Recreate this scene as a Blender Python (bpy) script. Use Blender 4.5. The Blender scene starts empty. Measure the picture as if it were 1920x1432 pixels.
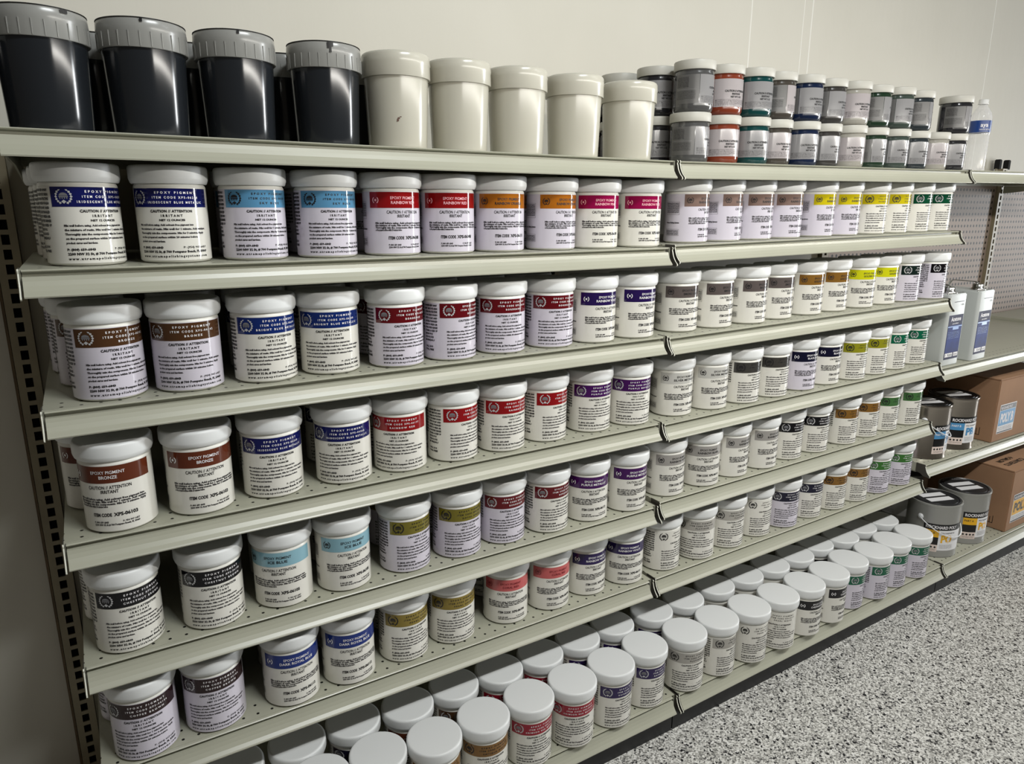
import bpy, bmesh, math, random
from mathutils import Vector, Matrix
random.seed(7)
S = bpy.context.scene
COL = S.collection
PI = math.pi
R = math.radians

# ---------------------------------------------------------------- camera, world, lights, exposure
cam = bpy.data.cameras.new('camera')
cam_ob = bpy.data.objects.new('camera', cam)
COL.objects.link(cam_ob)
YAW, PITCH, ROLL, FPX = 0.54846, 0.24394, 0.0038, 1308.69
fw = Vector((math.sin(YAW)*math.cos(PITCH), math.cos(YAW)*math.cos(PITCH), -math.sin(PITCH)))
rt = Vector((math.cos(YAW), -math.sin(YAW), 0)); up = rt.cross(fw)
rt2 = rt*math.cos(ROLL)+up*math.sin(ROLL); up2 = -rt*math.sin(ROLL)+up*math.cos(ROLL)
cam_ob.matrix_world = Matrix(((rt2.x, up2.x, -fw.x, 0.07958), (rt2.y, up2.y, -fw.y, -1.17227), (rt2.z, up2.z, -fw.z, 1.28892), (0, 0, 0, 1)))
cam.sensor_width = 36.0; cam.lens = 36.0*FPX/1920.0; cam.clip_start = 0.02; cam.clip_end = 60
S.camera = cam_ob

w = bpy.data.worlds.new('world'); S.world = w; w.use_nodes = True
bg = w.node_tree.nodes['Background']; bg.inputs[0].default_value = (1.0, 0.89, 0.74, 1); bg.inputs[1].default_value = 0.075

def area(name, loc, target, sx, sy, power, color=(1, 1, 1)):
    l = bpy.data.lights.new(name, 'AREA'); l.shape = 'RECTANGLE'; l.size = sx; l.size_y = sy; l.energy = power; l.color = color
    o = bpy.data.objects.new(name, l); COL.objects.link(o); o.location = loc
    d = (Vector(target)-Vector(loc)).normalized()
    o.rotation_euler = d.to_track_quat('-Z', 'Y').to_euler()
    return o
# long tube fitting that runs along the aisle (sharp shadow lines parallel to the shelf edges)
tube = area('tube_light', (2.00, -0.86, 1.59), (2.00, 0.0, 0.90), 3.0, 0.02, 18.0, (1.0, 0.965, 0.895))
# glazed shop door far down the aisle: the bright strip reflected in every jar
door = area('door_daylight', (10.5, -2.45, 1.15), (1.0, 0.0, 1.1), 0.75, 2.2, 250, (0.95, 0.98, 1.0))
# added overhead fill lights that even out the brightness of the upper wall
area('overhead_fill_light', (1.05, -1.75, 3.0), (0.4, 0.3, 1.5), 1.0, 0.12, 40, (0.95, 0.99, 1.0))
area('overhead_fill_light', (3.6, -1.75, 3.0), (3.6, 0.2, 0.8), 2.2, 0.12, 8.5, (0.95, 0.99, 1.0))

S.view_settings.view_transform = 'Standard'; S.view_settings.look = 'None'
S.view_settings.gamma = 1.0; S.view_settings.exposure = 0.03
S.view_settings.use_curve_mapping = False

# ---------------------------------------------------------------- helpers
def lin(c):
    return tuple(((v/255)/12.92 if v/255 <= 0.04045 else ((v/255+0.055)/1.055)**2.4) for v in c)
MATS = {}
def mat(name, rgb, rough=0.5, metal=0.0, coat=0.0, srgb=True, **kw):
    if name in MATS: return MATS[name]
    m = bpy.data.materials.new(name); m.use_nodes = True
    b = m.node_tree.nodes['Principled BSDF']
    c = lin(rgb) if srgb else rgb
    b.inputs['Base Color'].default_value = (*c, 1); b.inputs['Roughness'].default_value = rough
    b.inputs['Metallic'].default_value = metal
    if coat: b.inputs['Coat Weight'].default_value = coat; b.inputs['Coat Roughness'].default_value = 0.08
    for k, v in kw.items(): b.inputs[k.replace('_', ' ')].default_value = v
    MATS[name] = m
    return m
def node(m, t, **kw):
    n = m.node_tree.nodes.new(t)
    for k, v in kw.items(): setattr(n, k, v)
    return n
def link(m, a, b): m.node_tree.links.new(a, b)
def noise_vary(m, scale, amount, detail=4, bump=0.0, coords='Object'):
    """mottle the base colour of a material and optionally add bump"""
    b = m.node_tree.nodes['Principled BSDF']; c = tuple(b.inputs['Base Color'].default_value)[:3]
    tc = node(m, 'ShaderNodeTexCoord'); nz = node(m, 'ShaderNodeTexNoise')
    nz.inputs['Scale'].default_value = scale; nz.inputs['Detail'].default_value = detail
    link(m, tc.outputs[coords], nz.inputs['Vector'])
    rp = node(m, 'ShaderNodeValToRGB'); e = rp.color_ramp.elements
    e[0].position = 0.3; e[1].position = 0.7
    e[0].color = (*[v*(1-amount) for v in c], 1); e[1].color = (*[min(1, v*(1+amount)) for v in c], 1)
    link(m, nz.outputs['Fac'], rp.inputs['Fac']); link(m, rp.outputs['Color'], b.inputs['Base Color'])
    if bump:
        bp = node(m, 'ShaderNodeBump'); bp.inputs['Strength'].default_value = bump; bp.inputs['Distance'].default_value = 0.002
        link(m, nz.outputs['Fac'], bp.inputs['Height']); link(m, bp.outputs['Normal'], b.inputs['Normal'])
    return m

class MB:
    """collects polygons with material slots and links them as one mesh object"""
    def __init__(s): s.v = []; s.f = []; s.mi = []; s.mats = []; s.smooth = []
    def slot(s, m):
        if m not in s.mats: s.mats.append(m)
        return s.mats.index(m)
    def add(s, vs, fs, m, smooth=False):
        o = len(s.v); k = s.slot(m); s.v.extend(vs)
        for f in fs: s.f.append(tuple(i+o for i in f)); s.mi.append(k); s.smooth.append(smooth)
    def box(s, x0, y0, z0, x1, y1, z1, m):
        vs = [(x0, y0, z0), (x1, y0, z0), (x1, y1, z0), (x0, y1, z0), (x0, y0, z1), (x1, y0, z1), (x1, y1, z1), (x0, y1, z1)]
        s.add(vs, [(0, 3, 2, 1), (4, 5, 6, 7), (0, 1, 5, 4), (1, 2, 6, 5), (2, 3, 7, 6), (3, 0, 4, 7)], m)
    def lathe(s, prof, m, n=48, cx=0, cy=0, smooth=True, z0=0):
        vs = []; fs = []
        k = len(prof)
        for i in range(n):
            a = 2*PI*i/n; ca, sa = math.cos(a), math.sin(a)
            for r, z in prof: vs.append((cx+r*ca, cy+r*sa, z0+z))
        for i in range(n):
            j = (i+1) % n
            for q in range(k-1):
                a, b, c, d = i*k+q, j*k+q, j*k+q+1, i*k+q+1
                if prof[q][0] < 1e-6: fs.append((a, c, d))
                elif prof[q+1][0] < 1e-6: fs.append((a, b, c))
                else: fs.append((a, b, c, d))
        s.add(vs, fs, m, smooth)
    def extrude_x(s, prof, x0, x1, m):
        """closed (y,z) profile extruded along x"""
        n = len(prof); vs = [(x0, y, z) for y, z in prof]+[(x1, y, z) for y, z in prof]
        fs = [(i, (i+1) % n, n+(i+1) % n, n+i) for i in range(n)]
        fs += [tuple(range(n-1, -1, -1)), tuple(range(n, 2*n))]
        s.add(vs, fs, m)
    def tube(s, pts, r, m, n=8):
        pts = [Vector(p) for p in pts]; vs = []; fs = []
        for i, p in enumerate(pts):
            t = (pts[min(i+1, len(pts)-1)]-pts[max(i-1, 0)]).normalized()
            a = t.cross(Vector((0, 0, 1)));
            if a.length < 1e-3: a = t.cross(Vector((0, 1, 0)))
            a.normalize(); b = t.cross(a).normalized()
            for q in range(n):
                th = 2*PI*q/n; vs.append(tuple(p+a*r*math.cos(th)+b*r*math.sin(th)))
        for i in range(len(pts)-1):
            for q in range(n): fs.append((i*n+q, i*n+(q+1) % n, (i+1)*n+(q+1) % n, (i+1)*n+q))
        fs += [tuple(range(n-1, -1, -1)), tuple(range((len(pts)-1)*n, len(pts)*n))]
        s.add(vs, fs, m, True)
    def mesh(s, name):
        me = bpy.data.meshes.new(name); me.from_pydata(s.v, [], s.f)
        for m in s.mats: me.materials.append(m)
        me.polygons.foreach_set('material_index', s.mi); me.polygons.foreach_set('use_smooth', s.smooth)
        me.update(); return me
    def build(s, name, parent=None, fix=False):
        me = s.mesh(name)
        if fix:
            bm = bmesh.new(); bm.from_mesh(me); bmesh.ops.recalc_face_normals(bm, faces=bm.faces); bm.to_mesh(me); bm.free()
        return put(name, me, parent)
def put(name, me, parent=None):
    o = bpy.data.objects.new(name, me); COL.objects.link(o); o.parent = parent
    return o
def tag(o, label=None, cat=None, group=None, kind=None):
    if label: o['label'] = label
    if cat: o['category'] = cat
    if group: o['group'] = group
    if kind: o['kind'] = kind
    return o
def empty(name, loc=(0, 0, 0)):
    o = bpy.data.objects.new(name, None); COL.objects.link(o); o.location = loc; o.empty_display_size = 0.03
    return o
def copy_tree(o, parent=None):
    c = o.copy(); COL.objects.link(c); c.parent = parent
    for ch in list(o.children): copy_tree(ch, c)
    return c
def sharp(me, ang=35):
    me.shade_smooth() if hasattr(me, 'shade_smooth') else None
    me.set_sharp_from_angle(angle=R(ang))
    return me

_tc = {}
def text2d(txt, size, bold=0.0, track=1.0, res=2):
    """outline of a word as 2D polygons: (verts, faces, width)"""
    key = (txt, size, bold, track, res)
    if key in _tc: return _tc[key]
    cu = bpy.data.curves.new('t', 'FONT'); cu.body = txt; cu.size = size; cu.offset = bold*size; cu.space_character = track
    cu.resolution_u = res; cu.fill_mode = 'BOTH'
    ob = bpy.data.objects.new('t', cu)
    me = bpy.data.meshes.new_from_object(ob)
    vs = [(v.co.x, v.co.y) for v in me.vertices]; fs = [tuple(p.vertices) for p in me.polygons]
    bpy.data.objects.remove(ob); bpy.data.curves.remove(cu); bpy.data.meshes.remove(me)
    x0 = min(v[0] for v in vs) if vs else 0; x1 = max(v[0] for v in vs) if vs else 0
    vs = [(v[0]-x0, v[1]) for v in vs]
    _tc[key] = (vs, fs, x1-x0)
    return _tc[key]

class Sheet:
    """flat artwork (u,v) that is wrapped on a cylinder or laid on a plane"""
    def __init__(s): s.items = []
    def rect(s, u0, v0, u1, v1, m, lay=0, nu=None):
        nu = nu or max(1, int(abs(u1-u0)/0.004)); vs = []; fs = []
        for i in range(nu+1):
            u = u0+(u1-u0)*i/nu; vs += [(u, v0), (u, v1)]
        for i in range(nu): fs.append((2*i, 2*i+2, 2*i+3, 2*i+1))
        s.items.append((vs, fs, m, lay))
    def poly(s, pts, m, lay=1): s.items.append((pts, [tuple(range(len(pts)))], m, lay))
    def text(s, txt, u, v, h, m, align='L', bold=0.0, track=1.0, lay=2, width=None, res=2, flip=False):
        vs, fs, w_ = text2d(txt, 1.0, bold, track, res)
        sc = h/0.70; sx = sc if width is None else width/max(w_, 1e-6)
        W_ = w_*sx; u0 = u-(W_/2 if align == 'C' else (W_ if align == 'R' else 0))
        pts = [(u0+a*sx, v+b*sc) for a, b in vs]
        if flip: pts = [(2*u0+W_-a, 2*v+h-b) for a, b in pts]
        s.items.append((pts, fs, m, lay))
    def ring(s, cu, cv, r0, r1, a0, a1, m, n=10, lay=1, sq=1.0):
        vs = []; fs = []
        for i in range(n+1):
            a = R(a0+(a1-a0)*i/n)
            vs += [(cu+r0*math.cos(a)*sq, cv+r0*math.sin(a)), (cu+r1*math.cos(a)*sq, cv+r1*math.sin(a))]
        for i in range(n): fs.append((2*i, 2*i+2, 2*i+3, 2*i+1))
        s.items.append((vs, fs, m, lay))
    def wrap(s, mb, rad, z0=0.0, off=0.00025, step=0.00022, a0=0.0):
        for vs, fs, m, lay in s.items:
            r = rad+off+step*lay
            mb.add([(r*math.cos(a0+u/rad), r*math.sin(a0+u/rad), z0+v) for u, v in vs], fs, m, True)
    def lay(s, mb, O, U, V, off=0.0004, step=0.0003):
        O, U, V = Vector(O), Vector(U), Vector(V); N = U.cross(V).normalized()
        for vs, fs, m, l in s.items:
            mb.add([tuple(O+U*u+V*v+N*(off+step*l)) for u, v in vs], fs, m)
FRONT = {
 1: [[0.0892,0.076,-132.6],[0.2122,0.076,-170.8],[0.3343,0.076,-151.7],[0.4569,0.076,-155.2],[0.5798,0.076,-157.5],[0.6943,0.076,-168.6],[0.8088,0.076,-166.1],[0.9367,0.076,-149.7],[1.0521,0.076,-169.5],[1.1761,0.076,-164.8],[1.3297,0.076,-140.8],[1.4442,0.076,-131.6],[1.5587,0.076,-150.1],[1.6732,0.076,-155.7],[1.8092,0.076,-146.8],[1.9238,0.076,-152.2],[2.051,0.076,-163.2],[2.1655,0.076,-152.8],[2.28,0.076,-147.5],[2.3945,0.076,-153.7]],
 2: [[0.0959,0.0671,-138.6],[0.2106,0.0633,-166.0],[0.3323,0.0612,-151.7],[0.447,0.0644,-171.9],[0.5716,0.0561,-153.7],[0.686,0.0586,-136.5],[0.8051,0.0643,-169.7],[0.927,0.0629,-164.3],[1.0414,0.0601,-156.3],[1.1569,0.0591,-151.5],[1.3174,0.0797,-163.9],[1.4317,0.0713,-152.0],[1.5515,0.0659,-148.8],[1.6687,0.0748,-155.3],[1.796,0.0749,-156.9],[1.9106,0.0763,-155.1],[2.0378,0.0743,-171.3],[2.1575,0.0788,-161.6],[2.2718,0.0731,-152.9],[2.4006,0.0617,-145.7]],
 3: [[0.087,0.0535,-176.3],[0.208,0.0557,-156.4],[0.33,0.0634,-164.8],[0.4596,0.0612,-177.9],[0.5749,0.0626,-187.6],[0.6894,0.0609,-135.8],[0.8039,0.06,-155.9],[0.9186,0.0672,-139.9],[1.0456,0.0698,-165.4],[1.1599,0.0629,-175.6],[1.3117,0.073,-164.5],[1.4293,0.0649,-163.4],[1.5436,0.0582,-156.8],[1.6581,0.057,-161.5],[1.7812,0.0599,-159.6],[1.8958,0.0624,-156.4],[2.0114,0.0549,-162.8],[2.1258,0.0594,-153.2],[2.2401,0.0663,-144.4],[2.3656,0.0727,-156.9]],
 4: [[0.0754,0.0589,-143.9],[0.208,0.0578,-156.1],[0.3321,0.0618,-181.8],[0.4466,0.0584,-154.7],[0.5768,0.0623,-144.6],[0.6956,0.0615,-159.8],[0.81,0.0666,-163.8],[0.9243,0.0602,-151.9],[1.0389,0.0594,-175.2],[1.1554,0.0546,-162.2],[1.2856,0.057,-155.4],[1.4092,0.054,-179.5],[1.5236,0.0574,-146.7],[1.6392,0.0547,-151.8],[1.758,0.0624,-157.7],[1.8725,0.0589,-164.1],[2.0091,0.056,-160.4],[2.1258,0.0606,-162.1],[2.2403,0.0641,-155.6],[2.3593,0.0592,-153.9]],
 5: [[0.0778,0.0488,-167.3],[0.1921,0.056,-163.4],[0.3298,0.051,-159.8],[0.4443,0.0538,-160.7],[0.567,0.063,-154.5],[0.6816,0.0673,-165.8],[0.8216,0.0687,-177.4],[0.936,0.0647,-163.4],[1.0504,0.0705,-161.2],[1.1645,0.0618,-179.7],[1.291,0.0601,-143.1],[1.4123,0.0541,-197.0],[1.5286,0.0554,-171.5],[1.6478,0.0597,-160.3],[1.7622,0.0548,-171.4],[1.8766,0.0576,-163.9],[1.9911,0.055,-164.2],[2.1056,0.0548,-159.1],[2.2235,0.0549,-166.3],[2.3497,0.055,-169.1]],
 6: [[0.3441,-0.0531,-160],[0.4586,-0.0535,-160],[0.5717,-0.071,-171.4],[0.6862,-0.0688,-173.2],[0.8007,-0.0676,-166.7],[0.9152,-0.0715,-183.6],[1.0296,-0.0691,-155.1],[1.1437,-0.059,-151.2],[1.2709,-0.0675,-179.0],[1.3854,-0.0687,-145.5],[1.4997,-0.0766,-167.0],[1.6141,-0.0789,-203.0],[1.7287,-0.0778,-157.0],[1.8432,-0.0763,-140.4],[1.9568,-0.0623,-139.4],[2.071,-0.0705,-145.9],[2.1852,-0.0616,-144.2],[2.2996,-0.0657,-157.5]],
}
REAR = {
 1: [[0.0800,0.1930],[0.0690,0.3080]],
 2: [[0.0770,0.1815],[0.0642,0.2955],[0.0640,0.4095]],
 3: [[0.0600,0.1700],[0.0620,0.2870]],
 4: [[0.0602,0.1749],[0.0590,0.2909]],
 5: [[0.0605,0.1660],[0.0590,0.2820]],
}
REAR6 = [[0.21,0.0598],[0.3309,0.0606],[0.4467,0.0604],[0.5628,0.0455],[0.6771,0.052],[0.7915,0.0465],[0.906,0.0466],[1.0204,0.0509],[1.1348,0.0551],[1.2635,0.0468],[1.378,0.0456],[1.5025,0.0493],[1.6169,0.0443],[1.7314,0.0433],[1.8459,0.0436],[1.9597,0.0563],[2.0735,0.044],[2.1875,0.055],[2.3018,0.0488]]
# ---------------------------------------------------------------- measures of the run of shelving
W = 1.2192                      # one bay
Z1 = {0: 1.3906, 1: 1.2046, 2: 1.0020, 3: 0.7936, 4: 0.5790, 5: 0.3776, 6: 0.1100}
Z2 = {0: 1.3906, 1: 1.2093, 2: 0.9981, 3: 0.7888, 4: 0.5877, 5: 0.3793, 6: 0.1100}
SH = 0.01296                    # the floor and the bays beyond the first rise gently to the right
Y6 = -0.106                     # the bottom deck is deeper
DEPTH = 0.452
def rise(x): return SH*max(0.0, x-W)
def shelf_z(k, x): return Z1[k] if x < W else Z2[k]+rise(x)

# ---------------------------------------------------------------- materials of the setting
m_wall = mat('painted_wall', (232, 226, 214), 0.62)
def wall_nodes(m):
    b = m.node_tree.nodes['Principled BSDF']
    tc = node(m, 'ShaderNodeTexCoord'); sp = node(m, 'ShaderNodeSeparateXYZ'); link(m, tc.outputs['Object'], sp.inputs[0])
    nz = node(m, 'ShaderNodeTexNoise'); nz.inputs['Scale'].default_value = 3.0; nz.inputs['Detail'].default_value = 3
    link(m, tc.outputs['Object'], nz.inputs['Vector'])
    # roller texture with vertical drag
    mp = node(m, 'ShaderNodeMapping'); mp.inputs['Scale'].default_value = (26, 26, 9); link(m, tc.outputs['Object'], mp.inputs[0])
    n2 = node(m, 'ShaderNodeTexNoise'); n2.inputs['Scale'].default_value = 1.0; n2.inputs['Detail'].default_value = 5; link(m, mp.outputs[0], n2.inputs['Vector'])
    # paint runs: narrow raised lines that wander a little
    total = None
    for xs, wd, wob in ((1.983, 0.0035, 0.012), (2.236, 0.0025, 0.010), (2.279, 0.0040, 0.012), (3.44, 0.0045, 0.020)):
        wb = node(m, 'ShaderNodeMath', operation='MULTIPLY_ADD'); wb.inputs[1].default_value = wob; wb.inputs[2].default_value = -xs-wob*0.5
        link(m, nz.outputs['Fac'], wb.inputs[0])
        ad = node(m, 'ShaderNodeMath', operation='ADD'); link(m, sp.outputs[0], ad.inputs[0]); link(m, wb.outputs[0], ad.inputs[1])
        ab = node(m, 'ShaderNodeMath', operation='ABSOLUTE'); link(m, ad.outputs[0], ab.inputs[0])
        mr = node(m, 'ShaderNodeMapRange'); mr.inputs['From Min'].default_value = 0; mr.inputs['From Max'].default_value = wd
        mr.inputs['To Min'].default_value = 1; mr.inputs['To Max'].default_value = 0; link(m, ab.outputs[0], mr.inputs['Value'])
        if total is None: total = mr.outputs[0]
        else:
            mx = node(m, 'ShaderNodeMath', operation='MAXIMUM'); link(m, total, mx.inputs[0]); link(m, mr.outputs[0], mx.inputs[1]); total = mx.outputs[0]
    hs = node(m, 'ShaderNodeMath', operation='MULTIPLY_ADD'); hs.inputs[1].default_value = 4.0; link(m, total, hs.inputs[0]); link(m, n2.outputs['Fac'], hs.inputs[2])
    bp = node(m, 'ShaderNodeBump'); bp.inputs['Strength'].default_value = 0.16; bp.inputs['Distance'].default_value = 0.004
    link(m, hs.outputs[0], bp.inputs['Height']); link(m, bp.outputs['Normal'], b.inputs['Normal'])
    rp = node(m, 'ShaderNodeMix', data_type='RGBA'); rp.inputs[6].default_value = (*lin((207, 203, 190)), 1); rp.inputs[7].default_value = (*lin((219, 215, 203)), 1)
    link(m, nz.outputs['Fac'], rp.inputs[0])
    lm = node(m, 'ShaderNodeMix', data_type='RGBA'); lm.inputs[7].default_value = (*lin((250, 248, 242)), 1)
    k_ = node(m, 'ShaderNodeMath', operation='MULTIPLY'); k_.inputs[1].default_value = 0.8; link(m, total, k_.inputs[0]); link(m, k_.outputs[0], lm.inputs[0])
    link(m, rp.outputs[2], lm.inputs[6]); link(m, lm.outputs[2], b.inputs['Base Color'])
wall_nodes(m_wall)

m_floor = mat('flake_floor', (170, 170, 170), 0.35)
def floor_nodes(m):
    b = m.node_tree.nodes['Principled BSDF']
    tc = node(m, 'ShaderNodeTexCoord')
    def vor(scale):
        v = node(m, 'ShaderNodeTexVoronoi'); v.inputs['Scale'].default_value = scale; v.inputs['Randomness'].default_value = 1
        link(m, tc.outputs['Object'], v.inputs['Vector']); return v
    v1 = vor(270); v2 = vor(170)
    sp = node(m, 'ShaderNodeSeparateColor'); link(m, v1.outputs['Color'], sp.inputs[0])
    rp = node(m, 'ShaderNodeValToRGB'); rp.color_ramp.interpolation = 'CONSTANT'; e = rp.color_ramp.elements
    e[0].position = 0; e[0].color = (*lin((72, 72, 73)), 1); e[1].position = 0.10; e[1].color = (*lin((136, 135, 131)), 1)
    for p_, c_ in ((0.30, (178, 177, 172)), (0.50, (205, 204, 199)), (0.72, (228, 227, 222)), (0.88, (240, 239, 235))):
        q = e.new(p_); q.color = (*lin(c_), 1)
    link(m, sp.outputs[0], rp.inputs[0])
    s2 = node(m, 'ShaderNodeSeparateColor'); link(m, v2.outputs['Color'], s2.inputs[0])
    gt = node(m, 'ShaderNodeMath', operation='GREATER_THAN'); gt.inputs[1].default_value = 0.962; link(m, s2.outputs[1], gt.inputs[0])
    mx = node(m, 'ShaderNodeMix', data_type='RGBA'); mx.inputs[7].default_value = (*lin((28, 28, 32)), 1)
    link(m, gt.outputs[0], mx.inputs[0]); link(m, rp.outputs[0], mx.inputs[6]); link(m, mx.outputs[2], b.inputs['Base Color'])
    nz = node(m, 'ShaderNodeTexNoise'); nz.inputs['Scale'].default_value = 220; link(m, tc.outputs['Object'], nz.inputs['Vector'])
    bp = node(m, 'ShaderNodeBump'); bp.inputs['Strength'].default_value = 0.25; bp.inputs['Distance'].default_value = 0.001
    link(m, nz.outputs['Fac'], bp.inputs['Height']); link(m, bp.outputs['Normal'], b.inputs['Normal'])
floor_nodes(m_floor)

SHELF_RGB = (168, 168, 152)
m_metal = noise_vary(mat('shelf_enamel', SHELF_RGB, 0.36), 9, 0.035)
m_lip = noise_vary(mat('channel_enamel', (170, 170, 154), 0.30), 7, 0.03)
m_dark = mat('notch_shade_metal', (62, 59, 52), 0.6)  # dark tone puts the shade of the shelf-end notches into the colour
m_edge = mat('pale_plastic_edge', (222, 222, 208), 0.35)
m_kick = noise_vary(mat('black_kick', (24, 24, 25), 0.55), 40, 0.4)
m_post = noise_vary(mat('upright_enamel', (150, 140, 116), 0.5), 14, 0.12)
m_slot = mat('slot_dark', (10, 9, 8), 0.9)
m_trim = noise_vary(mat('brown_edge_trim', (98, 80, 54), 0.6), 20, 0.2)
def holes_material(name, rgb, rough, mode):
    """dots punched on a one inch grid, in object space"""
    m = mat(name, rgb, rough); b = m.node_tree.nodes['Principled BSDF']
    tc = node(m, 'ShaderNodeTexCoord'); sp = node(m, 'ShaderNodeSeparateXYZ'); link(m, tc.outputs['Object'], sp.inputs[0])
    P = 0.0254
    def cell(sock, shift):
        a = node(m, 'ShaderNodeMath', operation='ADD'); a.inputs[1].default_value = shift; link(m, sock, a.inputs[0])
        d = node(m, 'ShaderNodeMath', operation='DIVIDE'); d.inputs[1].default_value = P; link(m, a.outputs[0], d.inputs[0])
        f = node(m, 'ShaderNodeMath', operation='FRACT'); link(m, d.outputs[0], f.inputs[0])
        g = node(m, 'ShaderNodeMath', operation='SUBTRACT'); g.inputs[1].default_value = 0.5; link(m, f.outputs[0], g.inputs[0])
        return g.outputs[0]
    u = cell(sp.outputs[0], 0.0127+10*P)
    v = cell(sp.outputs[2] if mode == 'peg' else sp.outputs[1], (0.0 if mode == 'peg' else 0.0127-0.018)+10*P)
    cx = node(m, 'ShaderNodeCombineXYZ'); link(m, u, cx.inputs[0]); link(m, v, cx.inputs[1])
    ln = node(m, 'ShaderNodeVectorMath', operation='LENGTH'); link(m, cx.outputs[0], ln.inputs[0])
    lt = node(m, 'ShaderNodeMath', operation='LESS_THAN'); lt.inputs[1].default_value = 0.24 if mode == 'peg' else 0.105; link(m, ln.outputs['Value'], lt.inputs[0])
    fac = lt.outputs[0]
    if mode == 'deck':   # only the first two rows behind the front edge
        c = node(m, 'ShaderNodeMath', operation='LESS_THAN'); c.inputs[1].default_value = 0.055; link(m, sp.outputs[1], c.inputs[0])
        mu = node(m, 'ShaderNodeMath', operation='MULTIPLY'); link(m, fac, mu.inputs[0]); link(m, c.outputs[0], mu.inputs[1]); fac = mu.outputs[0]
    nz = node(m, 'ShaderNodeTexNoise'); nz.inputs['Scale'].default_value = 6; link(m, tc.outputs['Object'], nz.inputs['Vector'])
    c0 = lin(rgb); ba = node(m, 'ShaderNodeMix', data_type='RGBA')
    ba.inputs[6].default_value = (*[x*0.95 for x in c0], 1); ba.inputs[7].default_value = (*[x*1.05 for x in c0], 1); link(m, nz.outputs['Fac'], ba.inputs[0])
    mx = node(m, 'ShaderNodeMix', data_type='RGBA'); mx.inputs[7].default_value = (0.006, 0.006, 0.005, 1)
    link(m, fac, mx.inputs[0]); link(m, ba.outputs[2], mx.inputs[6]); link(m, mx.outputs[2], b.inputs['Base Color'])
    return m
m_deck = holes_material('shelf_deck_enamel', SHELF_RGB, 0.36, 'deck')
m_deck_all = holes_material('punched_deck_enamel', SHELF_RGB, 0.36, 'all')
m_peg = holes_material('pegboard', (160, 144, 133), 0.6, 'peg')
m_panel = noise_vary(mat('back_panel_enamel', (150, 144, 126), 0.55), 5, 0.06)

# ---------------------------------------------------------------- the room
mb = MB()
nx = 2
vs = [(-3, -5, 0), (W, -5, 0), (12, -5, SH*(12-W)), (-3, 0.6, 0), (W, 0.6, 0), (12, 0.6, SH*(12-W))]
mb.add(vs, [(0, 1, 4, 3), (1, 2, 5, 4)], m_floor)
tag(mb.build('floor'), 'grey, white and black flake epoxy shop floor', kind='structure')
mb = MB(); mb.box(-3, 0.50, -0.02, 12, 0.60, 3.2, m_wall)
tag(mb.build('wall_back'), 'cream painted wall with thin vertical paint runs', kind='structure')

# ---------------------------------------------------------------- uprights and back panels
def make_post(x, ztop, label):
    t = empty('slotted_upright', (x, 0.455, rise(x)))
    mb = MB(); z0 = 0.0
    mb.box(-0.019, 0, z0, -0.0065, 0.003, ztop, m_post); mb.box(0.0065, 0, z0, 0.019, 0.003, ztop, m_post)
    n = int(ztop/0.0275)
    for i in range(n+1):
        a = i*0.0275; mb.box(-0.0065, 0, a, 0.0065, 0.003, min(a+0.009, ztop), m_post)
    mb.box(-0.019, 0.003, z0, -0.016, 0.034, ztop, m_post); mb.box(0.016, 0.003, z0, 0.019, 0.034, ztop, m_post)
    mb.box(-0.016, 0.031, z0, 0.016, 0.034, ztop, m_slot)
    mb.build('post', t)
    if x > 3:
        mb = MB(); mb.box(-0.050, 0.012, ztop-0.012, 0.050, 0.020, ztop, m_post); mb.build('cross_bar', t)
        for a in (-0.040, 0.038):
            mb = MB(); mb.box(a-0.009, 0.004, ztop-0.002, a+0.009, 0.026, ztop+0.036, m_slot); mb.box(a-0.007, 0.006, ztop+0.036, a+0.007, 0.024, ztop+0.039, m_slot); mb.build('end_cap', t)
    return tag(t, label, 'upright', 'slotted shelving uprights')
PX = [-0.036, W-0.012, 2*W-0.012, 3*W-0.012]
make_post(PX[0], 1.384, 'slotted metal upright at the open left end of the shelving')
make_post(PX[1], 1.384, 'slotted metal upright behind the first shelf joint from the left')
make_post(PX[2], 1.384, 'slotted metal upright behind the second shelf joint, left of the pegboard')
make_post(PX[3], 1.436, 'slotted metal upright between the two pegboard panels at the right')
mb = MB(); mb.box(PX[0]-0.0245, 0.456, 0, PX[0]-0.0200, 0.494, 1.384, m_trim)
tag(mb.build('edge_trim'), 'narrow brown trim strip on the left end of the shelving', 'trim strip')
names = ['back panel behind the jars, left end bay', 'back panel behind the jars, middle bay',
         'pegboard back panel behind the white metal cans', 'pegboard back panel right of the last upright']
for i in range(4):
    x0 = PX[i]+0.020; x1 = (PX[i+1]-0.020) if i < 3 else x0+1.18
    ox = round(x0/0.0254)*0.0254
    m_ = m_panel if i < 2 else m_peg
    mb = MB(); mb.box(x0-ox, 0, 0, x1-ox, 0.006, 1.255 if i < 2 else 1.262, m_)
    o = mb.build('back_panel'); o.location = (ox, 0.470, 0.125+rise(x0))
    tag(o, ['plain beige metal ', 'plain beige metal ', 'beige perforated ', 'pinkish beige perforated '][i]+names[i], 'back panel', 'shelving back panels')

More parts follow.
